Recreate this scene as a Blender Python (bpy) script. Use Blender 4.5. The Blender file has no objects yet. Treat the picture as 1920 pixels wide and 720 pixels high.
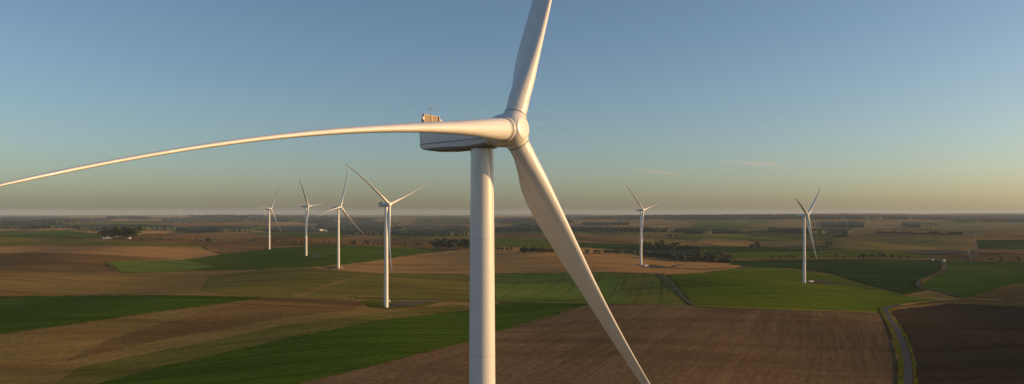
import bpy, math, random
import numpy as np
from mathutils import Vector, Matrix
random.seed(7); rng = np.random.default_rng(7)
R = math.radians
S = bpy.context.scene
COL = S.collection

# ------------------------------------------------------------------ camera
F, CX, HY, ZC = 1340.0, 960.0, 400.0, 84.4      # focal length and eye line, in pixels of the 1920 wide photograph
cd = bpy.data.cameras.new('camera'); cam = bpy.data.objects.new('camera', cd); COL.objects.link(cam)
cam.location = (0, 0, ZC); cam.rotation_euler = (R(90), 0, 0)
cd.sensor_width = 36; cd.lens = F/1920*36; cd.shift_y = 40/1920
cd.clip_start = 0.5; cd.clip_end = 120000
S.camera = cam

# ------------------------------------------------------------------ light
SUN_EL, SUN_A = 9.5, 0.0                         # degrees up; degrees from +x towards the camera
sdir = Vector((math.cos(R(SUN_A))*math.cos(R(SUN_EL)), -math.sin(R(SUN_A))*math.cos(R(SUN_EL)), math.sin(R(SUN_EL))))
ld = bpy.data.lights.new('sun', 'SUN'); ld.energy = 2.8; ld.angle = R(0.5); ld.color = (1.0, 0.585, 0.235)
lo = bpy.data.objects.new('sun', ld); COL.objects.link(lo); lo.rotation_euler = sdir.to_track_quat('Z', 'Y').to_euler()
W = bpy.data.worlds.new('World'); S.world = W; W.use_nodes = True
nt = W.node_tree; bg = nt.nodes['Background']
sk = nt.nodes.new('ShaderNodeTexSky'); sk.sky_type = 'NISHITA'; sk.sun_disc = False
sk.sun_elevation = R(SUN_EL); sk.sun_rotation = R(90+SUN_A); sk.altitude = 100
sk.air_density = 0.92; sk.dust_density = 1.45; sk.ozone_density = 2.1
nt.links.new(sk.outputs[0], bg.inputs[0]); bg.inputs[1].default_value = 0.084
S.view_settings.view_transform = 'Standard'; S.view_settings.look = 'None'
S.view_settings.gamma = 1; S.view_settings.use_curve_mapping = False
S.view_settings.exposure = 0.80
S.render.engine = 'CYCLES'
cy = S.cycles
cy.use_denoising = True; cy.max_bounces = 6; cy.diffuse_bounces = 3; cy.volume_bounces = 1; cy.transparent_max_bounces = 12
cy.use_adaptive_sampling = False

# ------------------------------------------------------------------ helpers
def tag(o, label=None, cat=None, group=None, kind=None):
    for k, v in (('label', label), ('category', cat), ('group', group), ('kind', kind)):
        if v: o[k] = v
    return o
def link(name, me, mat, parent=None):
    o = bpy.data.objects.new(name, me); COL.objects.link(o)
    for m in (mat if isinstance(mat, (list, tuple)) else [mat]):
        me.materials.append(m)
    if parent: o.parent = parent
    return o
def empty(name, loc, rz=0):
    o = bpy.data.objects.new(name, None); COL.objects.link(o); o.location = loc; o.rotation_euler = (0, 0, rz)
    o.empty_display_size = 1
    return o
def mesh(name, V, Fc, smooth=False, mi=None):
    me = bpy.data.meshes.new(name); me.from_pydata([tuple(map(float, v)) for v in V], [], Fc); me.update()
    if smooth: me.polygons.foreach_set('use_smooth', [True]*len(me.polygons))
    if mi: me.polygons.foreach_set('material_index', mi)
    return me
def copy_tree(o, parent=None):
    c = o.copy(); COL.objects.link(c)
    if parent: c.parent = parent
    for ch in list(o.children): copy_tree(ch, c)
    return c
class MB:
    def __init__(s): s.V = []; s.F = []; s.M = []
    def add(s, V, Fc, m=0, mat=None):
        n = len(s.V)
        s.V += [tuple(mat @ Vector(v)) if mat else tuple(v) for v in V]
        s.F += [tuple(i+n for i in f) for f in Fc]; s.M += [m]*len(Fc)
    def box(s, a, b, m=0, mat=None):
        x0, y0, z0 = a; x1, y1, z1 = b
        V = [(x0,y0,z0),(x1,y0,z0),(x1,y1,z0),(x0,y1,z0),(x0,y0,z1),(x1,y0,z1),(x1,y1,z1),(x0,y1,z1)]
        s.add(V, [(0,3,2,1),(4,5,6,7),(0,1,5,4),(1,2,6,5),(2,3,7,6),(3,0,4,7)], m, mat)
    def loft(s, rings, m=0, cap=True, mat=None):
        n = len(rings[0]); V = [p for r in rings for p in r]; Fc = []
        for i in range(len(rings)-1):
            for j in range(n):
                k = (j+1) % n
                Fc.append((i*n+j, i*n+k, (i+1)*n+k, (i+1)*n+j))
        if cap: Fc += [tuple(range(n-1, -1, -1)), tuple((len(rings)-1)*n+j for j in range(n))]
        s.add(V, Fc, m, mat)
    def lathe(s, prof, n=48, m=0, axis='z', cap=True, mat=None):
        rings = []
        for h, r in prof:
            rg = []
            for j in range(n):
                a = 2*math.pi*j/n
                c, d = r*math.cos(a), r*math.sin(a)
                rg.append((c, d, h) if axis == 'z' else (h, c, d))
            rings.append(rg)
        s.loft(rings, m, cap, mat)
    def tube(s, p, q, r, r2=None, n=8, m=0):
        p, q = Vector(p), Vector(q); d = q-p; L = d.length
        M = Matrix.Translation(p) @ d.to_track_quat('Z', 'Y').to_matrix().to_4x4()
        s.lathe([(0, r), (L, r if r2 is None else r2)], n, m, mat=M)
    def build(s, name, mats, parent=None, smooth=False, sharp=35):
        me = mesh(name, s.V, s.F, smooth, s.M)
        if smooth:
            try: me.set_sharp_from_angle(angle=R(sharp))
            except Exception: pass
        return link(name, me, mats, parent)

def mat(name, col, rough=0.6, spec=0.5, metal=0.0, coat=0.0):
    m = bpy.data.materials.new(name); m.use_nodes = True
    b = m.node_tree.nodes['Principled BSDF']
    b.inputs['Base Color'].default_value = (*col, 1); b.inputs['Roughness'].default_value = rough
    b.inputs['Specular IOR Level'].default_value = spec; b.inputs['Metallic'].default_value = metal
    b.inputs['Coat Weight'].default_value = coat
    return m
def N(m, t, **kw):
    n = m.node_tree.nodes.new(t)
    for k, v in kw.items():
        if hasattr(n, k): setattr(n, k, v)
        else: n.inputs[k].default_value = v
    return n
def noise(m, coord, scale, detail=3, rough=0.55, dist=0.0):
    n = N(m, 'ShaderNodeTexNoise'); n.inputs['Scale'].default_value = scale; n.inputs['Detail'].default_value = detail
    n.inputs['Roughness'].default_value = rough; n.inputs['Distortion'].default_value = dist
    m.node_tree.links.new(coord, n.inputs['Vector']); return n.outputs['Fac']
def mapr(m, v, a, b, c=0.0, d=1.0):
    n = N(m, 'ShaderNodeMapRange'); L = m.node_tree.links
    L.new(v, n.inputs['Value'])
    for k, x in zip(('From Min', 'From Max', 'To Min', 'To Max'), (a, b, c, d)): n.inputs[k].default_value = x
    return n.outputs['Result']
def mix(m, f, a, b, mode='MIX'):
    n = N(m, 'ShaderNodeMix'); n.data_type = 'RGBA'; n.blend_type = mode; L = m.node_tree.links
    if isinstance(f, (int, float)): n.inputs[0].default_value = f
    else: L.new(f, n.inputs[0])
    for k, x in ((6, a), (7, b)):
        if isinstance(x, tuple): n.inputs[k].default_value = (*x[:3], 1)
        else: L.new(x, n.inputs[k])
    return n.outputs[2]

# ------------------------------------------------------------------ terrain
# control points: azimuth coordinate given as photo column, distance (m) along the view, height (m)
CP = [(0,250,0),(960,80,0),(1920,250,-3),(-300,400,1),(400,400,.5),(960,400,0),(1400,420,-2),(1900,420,-5),
 (0,650,3),(300,650,1),(725,653,-1.9),(960,640,-2.5),(1250,650,-3.5),(1500,700,-6),(1660,690,-9),(1900,650,-9),
 (0,1000,4),(250,1000,3),(460,1050,1),(634,1088,-.9),(900,1000,-3),(1202,1050,-5),(1300,940,-6),(1508,987,-8.4),(1460,1110,-7.0),(1385,1160,-9),
 (1620,900,-11),(1700,830,-12.5),(1560,1080,-13),(1640,1040,-18),(1740,980,-19),
 (574,1354,.5),(505,1653,3),(1202,1212,-5.1),(1180,1400,-3.5),(1100,1500,-2.5),(1000,1450,-2),(850,1500,-1),(300,1500,7),(100,1500,9),
 (1290,1330,-8),(1330,1480,-19),(1400,1450,-24),(1500,1330,-27),(1600,1300,-27),(1700,1300,-26),(1250,1560,-16),(1160,1750,-12),
 (1830,1100,-15),(1900,1000,-9),(1960,1000,-6),(1900,1400,-20),
 (1740,1500,-14),(1600,1550,-12),(1850,1560,-12),(1450,1600,-12),
 (700,1800,3),(400,1900,8),(100,2000,12),(850,1900,0),(1000,1950,-8),(1200,2100,-8),
 (1400,2200,-8),(1700,2100,-8),(1900,2100,-8),(100,2700,2),(500,2700,-6),(800,2700,-14),(1100,2600,-10),(1500,2700,-4),(1800,2800,0),
 (300,4500,-4),(650,4200,-26),(900,4300,-20),(1300,4300,0),(1700,4300,10),(100,4500,2),
 (200,8000,8),(650,7000,-2),(1000,8000,6),(1400,7500,30),(1800,7500,36),
 (200,15000,20),(700,14000,16),(1000,14000,22),(1500,12000,46),(1850,12000,52),(400,25000,22),(1000,25000,30),(1500,25000,50),(1900,22000,60),(0,40000,25),(960,40000,30),(1900,40000,50)]
def rolling(x, y, r):
    # rolling undulation, stronger away from the camera
    und = (np.sin(x/62+1.6*np.sin(y/190)+.4)*1.3 + np.sin((x*.6+y)/58+1.1+np.sin(x/240))*1.0 + np.sin((x*.9-y*.4)/31+2*np.sin(y/90))*.22 + np.sin((x+.25*y)/78+2.2+.8*np.sin(y/310))*2.1)
    far = (np.sin(x/730+1.7*np.sin(y/1500)+.3) + np.sin((y+.3*x)/640+2.1)*1.2 + np.sin((x-y)/1210)*1.0)
    return und*2.1*np.clip((r-150)/500, 0, 1) + far*np.clip((r-2200)/5000, 0, 1)*10.0
_cx = np.array([math.atan((c[0]-CX)/F) for c in CP])
_cl = np.log(np.array([c[1]/math.cos(math.atan((c[0]-CX)/F)) for c in CP]))
_cz = np.array([c[2] for c in CP], float)
_px = np.array([(c[0]-CX)/F*c[1] for c in CP]); _py = np.array([c[1] for c in CP], float)
_cz = _cz-rolling(_px, _py, np.hypot(_px, _py))*(_py < 2400)*np.array([1.0 if c[0:2] in ((725,653),(634,1088),(574,1354),(505,1653),(1202,1212),(1508,987)) else .35 for c in CP])
KA = 4.2
def _kern(a, l, a2, l2):
    return np.exp(-(((a-a2)*KA)**2+((l-l2)*1.9)**2)/0.75)
_Km = _kern(_cx[:, None], _cl[:, None], _cx[None], _cl[None]) + 0.06*np.eye(len(CP))
_w = np.linalg.solve(_Km, _cz)
def h(x, y):
    x = np.asarray(x, float); y = np.asarray(y, float); sh = x.shape
    x = x.ravel(); y = y.ravel()
    r = np.hypot(x, y); r = np.maximum(r, 30.0); a = np.arctan2(x, y)
    af = np.where(np.abs(a) > 1.0, np.sign(a)*1.0, a)
    z = np.zeros(len(x)); l = np.log(r)
    for i in range(0, len(x), 20000):
        s = slice(i, i+20000)
        z[s] = _kern(af[s, None], l[s, None], _cx[None], _cl[None]) @ _w
    z = z*np.clip((1.6-np.abs(a))/0.6, 0, 1)
    return (z+rolling(x, y, r)).reshape(sh)

# polar grid centred under the camera
A0, DA, NA = -R(44), R(0.2), 440
R0, G = 20.0, 1.018
NR = int(math.log(26000/R0)/math.log(G))
def uv_world(u, v):
    a = A0+u*DA; r = R0*G**v
    return r*np.sin(a), r*np.cos(a)
_gu, _gv = np.meshgrid(np.arange(NA+1), np.arange(NR+1), indexing='ij')
_gx, _gy = uv_world(_gu, _gv)
HG = h(_gx, _gy)
def hb(u, v):
    u = np.clip(np.asarray(u, float), 0, NA-1e-6); v = np.clip(np.asarray(v, float), 0, NR-1e-6)
    i = u.astype(int); j = v.astype(int); fu = u-i; fv = v-j
    return (HG[i, j]*(1-fu)*(1-fv)+HG[i+1, j]*fu*(1-fv)+HG[i, j+1]*(1-fu)*fv+HG[i+1, j+1]*fu*fv)
def w_uv(x, y):
    return (np.arctan2(x, y)-A0)/DA, np.log(np.hypot(x, y)/R0)/math.log(G)
def hw(x, y):
    u, v = w_uv(np.asarray(x, float), np.asarray(y, float)); return hb(u, v)
_MY = 60*1.0035**np.arange(0, 1850)
def ground_at(px, py):
    """point of the terrain seen at a photo position"""
    k = (px-CX)/F; t = (HY-py)/F
    x = _MY*k; z = ZC+_MY*t; g = hw(x, _MY)
    b = np.where(z < g)[0]
    if len(b) == 0 or b[0] == 0:
        i = len(_MY)-1 if len(b) == 0 else 0
        Y = min(_MY[i], 24000.0)
    else:
        i = b[0]; d1 = z[i-1]-g[i-1]; d2 = g[i]-z[i]; Y = _MY[i-1]+(_MY[i]-_MY[i-1])*d1/(d1+d2)
    return k*Y, Y

def build_ground():
    V = np.stack([_gx.ravel(), _gy.ravel(), HG.ravel()], 1).tolist()
    n = NR+1; Fc = []
    for i in range(NA):
        b = i*n
        for j in range(NR):
            Fc.append((b+j, b+n+j, b+n+j+1, b+j+1))
    # the rest of the circle, coarser
    a1 = A0+NA*DA; rest = 2*math.pi-NA*DA; m = 40
    prev = [NA*n+j for j in range(n)]
    for q in range(1, m):
        a = a1+rest*q/m; rr = R0*G**np.arange(n); xs, ys = rr*np.sin(a), rr*np.cos(a); zs = h(xs, ys)
        st = len(V); V += np.stack([xs, ys, zs], 1).tolist(); cur = list(range(st, st+n))
        Fc += [(prev[j], cur[j], cur[j+1], prev[j+1]) for j in range(NR)]; prev = cur
    Fc += [(prev[j], j, j+1, prev[j+1]) for j in range(NR)]
    rim = [i*n for i in range(NA+1)] + [(NA+1)*n+q*n for q in range(m-1)]
    V.append((0, 0, 0)); c = len(V)-1
    Fc += [(c, rim[(i+1) % len(rim)], rim[i]) for i in range(len(rim))]
    # the outer rim turns down, closing the sheet's edge
    return mesh('ground', V, Fc, True)

def dens(poly, step=7.0, jit=0.0, seed=0):
    rr = random.Random(seed); out = []
    n = len(poly)
    for i in range(n):
        p, q = poly[i], poly[(i+1) % n]; L = math.hypot(q[0]-p[0], q[1]-p[1]); k = max(1, int(L/step))
        for t in range(k):
            f = t/k; out.append((p[0]+(q[0]-p[0])*f + (rr.uniform(-1, 1)*jit*3 if t else 0), p[1]+(q[1]-p[1])*f + (rr.uniform(-1, 1)*jit if t else 0)))
    return out
def clip(poly, ax, c, keep_less):
    out = []; n = len(poly)
    for i in range(n):
        p, q = poly[i-1], poly[i]
        ip = (p[ax] <= c) if keep_less else (p[ax] >= c); iq = (q[ax] <= c) if keep_less else (q[ax] >= c)
        if ip != iq:
            f = (c-p[ax])/(q[ax]-p[ax]); o = [p[0]+(q[0]-p[0])*f, p[1]+(q[1]-p[1])*f]; o[ax] = c; out.append(tuple(o))
        if iq: out.append(q)
    return out
def drape(name, world_poly, lift, su=1, sv=1):
    """a sheet with this outline, cut along the terrain grid and lying on it"""
    uv = []
    for x, y in world_poly:
        u, v = w_uv(x, y); uv.append((min(max(float(u), .001), NA-.001)*su, min(max(float(v), .001), NR-.001)*sv))
    cells = []
    v0 = int(math.floor(min(p[1] for p in uv))); v1 = int(math.ceil(max(p[1] for p in uv)))
    rest = uv
    for j in range(v0, v1):
        row = clip(rest, 1, j+1, True); rest = clip(rest, 1, j+1, False) if len(rest) > 2 else []
        if len(row) < 3: continue
        a = int(math.floor(min(p[0] for p in row))); b = int(math.ceil(max(p[0] for p in row)))
        for i in range(a, b):
            c = clip(row, 0, i+1, True); row = clip(row, 0, i+1, False)
            if len(c) >= 3: cells.append(c)
            if len(row) < 3: break
    idx = {}; P = []; Fc = []
    for c in cells:
        f = []
        for p in c:
            k = (round(p[0], 5), round(p[1], 5))
            if k not in idx: idx[k] = len(P); P.append(k)
            if not f or f[-1] != idx[k]: f.append(idx[k])
        if len(f) > 1 and f[0] == f[-1]: f.pop()
        if len(f) >= 3:
            ar = sum(P[f[t-1]][0]*P[f[t]][1]-P[f[t]][0]*P[f[t-1]][1] for t in range(len(f)))
            if abs(ar) < 1e-7: continue
            if len(set(f)) != len(f): continue
            Fc.append(tuple(f) if ar < 0 else tuple(reversed(f)))
    U = np.array([p[0] for p in P])/su; Vv = np.array([p[1] for p in P])/sv
    x, y = uv_world(U, Vv); z = hb(U, Vv); r = R0*G**Vv
    z = z+lift*(1+r/900.0)
    return np.stack([x, y, z], 1), Fc

def world(poly_px):
    return [ground_at(*p) for p in poly_px]

# ------------------------------------------------------------------ field materials
def field_mat(name, a, b, c=None, ang=0.0, streak=9.0, length=160.0, tram=0.0, rows=0.0, patch=110.0, amt=1.0, relief_shade_amt=.55):
    """a, b: the field's two main colours; c: colour of its thinner patches; ang: working direction"""
    kb = .8 if name.startswith('field_soil') else .58
    dull = lambda c_: (c_[0]*.97, c_[1]*.94, c_[2]*kb)
    a, b = dull(a), dull(b); c = dull(c) if c else None
    m = mat(name, a, 0.95, 0.0); L = m.node_tree.links; b_ = m.node_tree.nodes['Principled BSDF']
    co = N(m, 'ShaderNodeTexCoord').outputs['Object']
    rot = N(m, 'ShaderNodeMapping'); rot.inputs['Rotation'].default_value = (0, 0, -ang); L.new(co, rot.inputs['Vector'])
    st = N(m, 'ShaderNodeMapping'); st.inputs['Scale'].default_value = (1/length, 1/streak, 0); L.new(rot.outputs[0], st.inputs['Vector'])
    fine = N(m, 'ShaderNodeMapping'); fine.inputs['Scale'].default_value = (1/45.0, 1/2.6, 0); L.new(rot.outputs[0], fine.inputs['Vector'])
    flat = N(m, 'ShaderNodeMapping'); flat.inputs['Scale'].default_value = (1/(patch*2.2), 1/patch, 0); L.new(rot.outputs[0], flat.inputs['Vector'])
    big = mapr(m, noise(m, flat.outputs[0], 1.0, 5, 0.6, 0.8), .40, .60)
    col = mix(m, big, a, b)
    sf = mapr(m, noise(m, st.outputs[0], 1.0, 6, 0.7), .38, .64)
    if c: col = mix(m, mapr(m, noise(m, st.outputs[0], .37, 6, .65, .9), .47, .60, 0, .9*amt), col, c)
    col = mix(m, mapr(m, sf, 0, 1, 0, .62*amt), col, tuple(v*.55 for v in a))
    col = mix(m, mapr(m, noise(m, fine.outputs[0], 1.0, 3, .7), .36, .64, 0, .34 if name.startswith('field_soil') else .5), col, tuple(min(1, v*1.4) for v in a))
    g = N(m, 'ShaderNodeMapping'); g.inputs['Scale'].default_value = (1, 1, 0); L.new(co, g.inputs['Vector'])
    grain = mapr(m, noise(m, g.outputs[0], .26, 7, .82), .34, .66, .58, 1.42)
    mul = N(m, 'ShaderNodeVectorMath', operation='SCALE'); L.new(col, mul.inputs[0]); L.new(grain, mul.inputs['Scale']); col = mul.outputs[0]
    for period, wd, dark in ((tram, .07, .55), (rows, .4, .22)):
        if period:
            w = N(m, 'ShaderNodeTexWave'); w.wave_type = 'BANDS'; w.bands_direction = 'Y'; w.inputs['Scale'].default_value = 2*math.pi/period/20*1.0
            w.inputs['Distortion'].default_value = .6 if period > 12 else .3; w.inputs['Detail'].default_value = 1; w.inputs['Detail Scale'].default_value = .01
            L.new(rot.outputs[0], w.inputs['Vector'])
            col = mix(m, mapr(m, w.outputs['Fac'], 1-wd, 1, 0, dark), col, tuple(v*.5 for v in b))
    shade_map = N(m, 'ShaderNodeMapping'); shade_map.inputs['Scale'].default_value = (1/330, 1/46, 0); shade_map.inputs['Rotation'].default_value = (0, 0, -.16); L.new(co, shade_map.inputs['Vector'])
    relief_shade = mapr(m, noise(m, shade_map.outputs[0], 1.0, 5, .58, 1.1), .47, .63, 0, relief_shade_amt)  # dark streaks painted in place of shading from ground relief
    col = mix(m, relief_shade, col, tuple(v*.38 for v in a))
    L.new(col, b_.inputs['Base Color'])
    bp = N(m, 'ShaderNodeBump'); bp.inputs['Strength'].default_value = .5; bp.inputs['Distance'].default_value = .35
    L.new(noise(m, g.outputs[0], .9, 4, .7), bp.inputs['Height']); L.new(bp.outputs[0], b_.inputs['Normal'])
    return m

SOIL = (.190,.122,.068); SOIL2 = (.110,.071,.042); TAN = (.33,.22,.125); TAN2 = (.25,.165,.090); OLIVE = (.150,.135,.048); OLIVE2 = (.105,.105,.036)
GREEN = (.062,.110,.014); GREEN2 = (.040,.080,.010); DGREEN = (.026,.058,.014); BGREEN = (.098,.135,.014)
PGREEN = (.125,.185,.050); PALE = (.46,.32,.21)
FM = {}
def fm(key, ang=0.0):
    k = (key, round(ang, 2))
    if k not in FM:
        d = {'soil': dict(a=SOIL, b=SOIL2, c=(.20,.132,.078), streak=7, length=220, relief_shade_amt=.4, tram=0, patch=170),
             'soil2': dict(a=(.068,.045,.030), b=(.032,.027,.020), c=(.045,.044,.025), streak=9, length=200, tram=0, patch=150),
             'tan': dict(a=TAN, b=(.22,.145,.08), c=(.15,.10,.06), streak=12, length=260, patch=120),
             'tan2': dict(relief_shade_amt=.4, a=(.41,.235,.14), b=(.28,.16,.098), c=(.19,.14,.07), streak=10, length=200, patch=90),
             'brown': dict(a=(.215,.130,.075), b=(.115,.072,.045), c=(.13,.09,.055), streak=12, length=240, patch=120),  # brown earth, darkened to put the left hill's shading into its colour
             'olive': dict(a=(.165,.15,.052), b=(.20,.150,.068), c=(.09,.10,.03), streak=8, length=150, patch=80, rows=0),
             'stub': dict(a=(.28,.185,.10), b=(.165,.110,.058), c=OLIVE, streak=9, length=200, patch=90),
             'green': dict(relief_shade_amt=.35, a=GREEN, b=GREEN2, c=(.075,.12,.022), streak=5, length=170, tram=30, patch=90, amt=.8),
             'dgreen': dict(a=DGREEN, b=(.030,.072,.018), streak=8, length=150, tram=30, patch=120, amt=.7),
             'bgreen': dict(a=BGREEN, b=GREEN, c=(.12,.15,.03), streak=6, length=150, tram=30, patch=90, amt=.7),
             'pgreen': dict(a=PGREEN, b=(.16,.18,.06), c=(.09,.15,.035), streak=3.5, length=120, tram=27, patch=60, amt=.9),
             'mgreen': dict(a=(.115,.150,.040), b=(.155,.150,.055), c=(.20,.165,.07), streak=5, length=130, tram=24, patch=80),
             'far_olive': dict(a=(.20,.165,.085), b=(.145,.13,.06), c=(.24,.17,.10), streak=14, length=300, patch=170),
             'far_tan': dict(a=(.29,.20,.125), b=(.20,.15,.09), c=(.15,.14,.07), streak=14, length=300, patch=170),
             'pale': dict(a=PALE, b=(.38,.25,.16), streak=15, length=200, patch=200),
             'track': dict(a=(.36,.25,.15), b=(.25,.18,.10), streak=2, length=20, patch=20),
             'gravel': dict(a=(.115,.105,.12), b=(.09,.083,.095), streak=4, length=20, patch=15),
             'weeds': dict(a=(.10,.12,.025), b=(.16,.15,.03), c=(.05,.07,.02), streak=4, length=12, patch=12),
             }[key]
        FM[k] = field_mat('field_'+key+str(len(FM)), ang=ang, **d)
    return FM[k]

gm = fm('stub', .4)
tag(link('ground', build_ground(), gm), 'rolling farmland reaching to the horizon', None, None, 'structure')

LAY = [0.05]
PLACED = []
def inside(p, poly):
    c = False; n = len(poly)
    for i in range(n):
        a, b = poly[i-1], poly[i]
        if (a[1] > p[1]) != (b[1] > p[1]) and p[0] < (b[0]-a[0])*(p[1]-a[1])/(b[1]-a[1])+a[0]: c = not c
    return c
def level(poly):
    d = dens(poly, 10); lv = 0
    for q, dq, l in PLACED:
        if l+1 > lv and (any(inside(p, q) for p in d) or any(inside(p, poly) for p in dq)): lv = l+1
    PLACED.append((poly, d, lv)); return lv
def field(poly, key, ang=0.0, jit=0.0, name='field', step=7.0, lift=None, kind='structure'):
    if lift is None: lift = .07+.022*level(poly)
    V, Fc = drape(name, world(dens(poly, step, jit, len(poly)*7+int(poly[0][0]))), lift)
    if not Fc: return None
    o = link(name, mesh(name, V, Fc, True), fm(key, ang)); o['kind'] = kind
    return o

# far patchwork, from the horizon inward (each patch a real field several hundred metres wide)
rows_y = [405.5, 408, 410.5, 413, 416, 419.5, 423.5, 428, 433, 439, 446]
rp = random.Random(21)
for ri in range(len(rows_y)-1):
    x = -220.0
    ya, yb = rows_y[ri], rows_y[ri+1]
    while x < 2140:
        w = rp.uniform(60, 210)*(1.5 if ri < 4 else 1)
        left = x < 900
        key = rp.choice(['tan', 'brown', 'stub', 'olive', 'dgreen', 'tan2', 'mgreen', 'stub', 'brown', 'green'] if x > 900 else
                        ['tan', 'brown', 'olive', 'dgreen', 'dgreen', 'mgreen', 'stub', 'green', 'brown'])
        if rp.random() < .85:
            s1, s2 = rp.uniform(-25, 25), rp.uniform(-25, 25)
            dy0, dy1 = rp.uniform(-.6, .8), rp.uniform(-.6, .8)
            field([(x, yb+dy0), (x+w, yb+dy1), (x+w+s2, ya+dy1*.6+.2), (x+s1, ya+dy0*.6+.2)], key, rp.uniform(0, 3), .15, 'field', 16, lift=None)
        x += w
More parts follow.
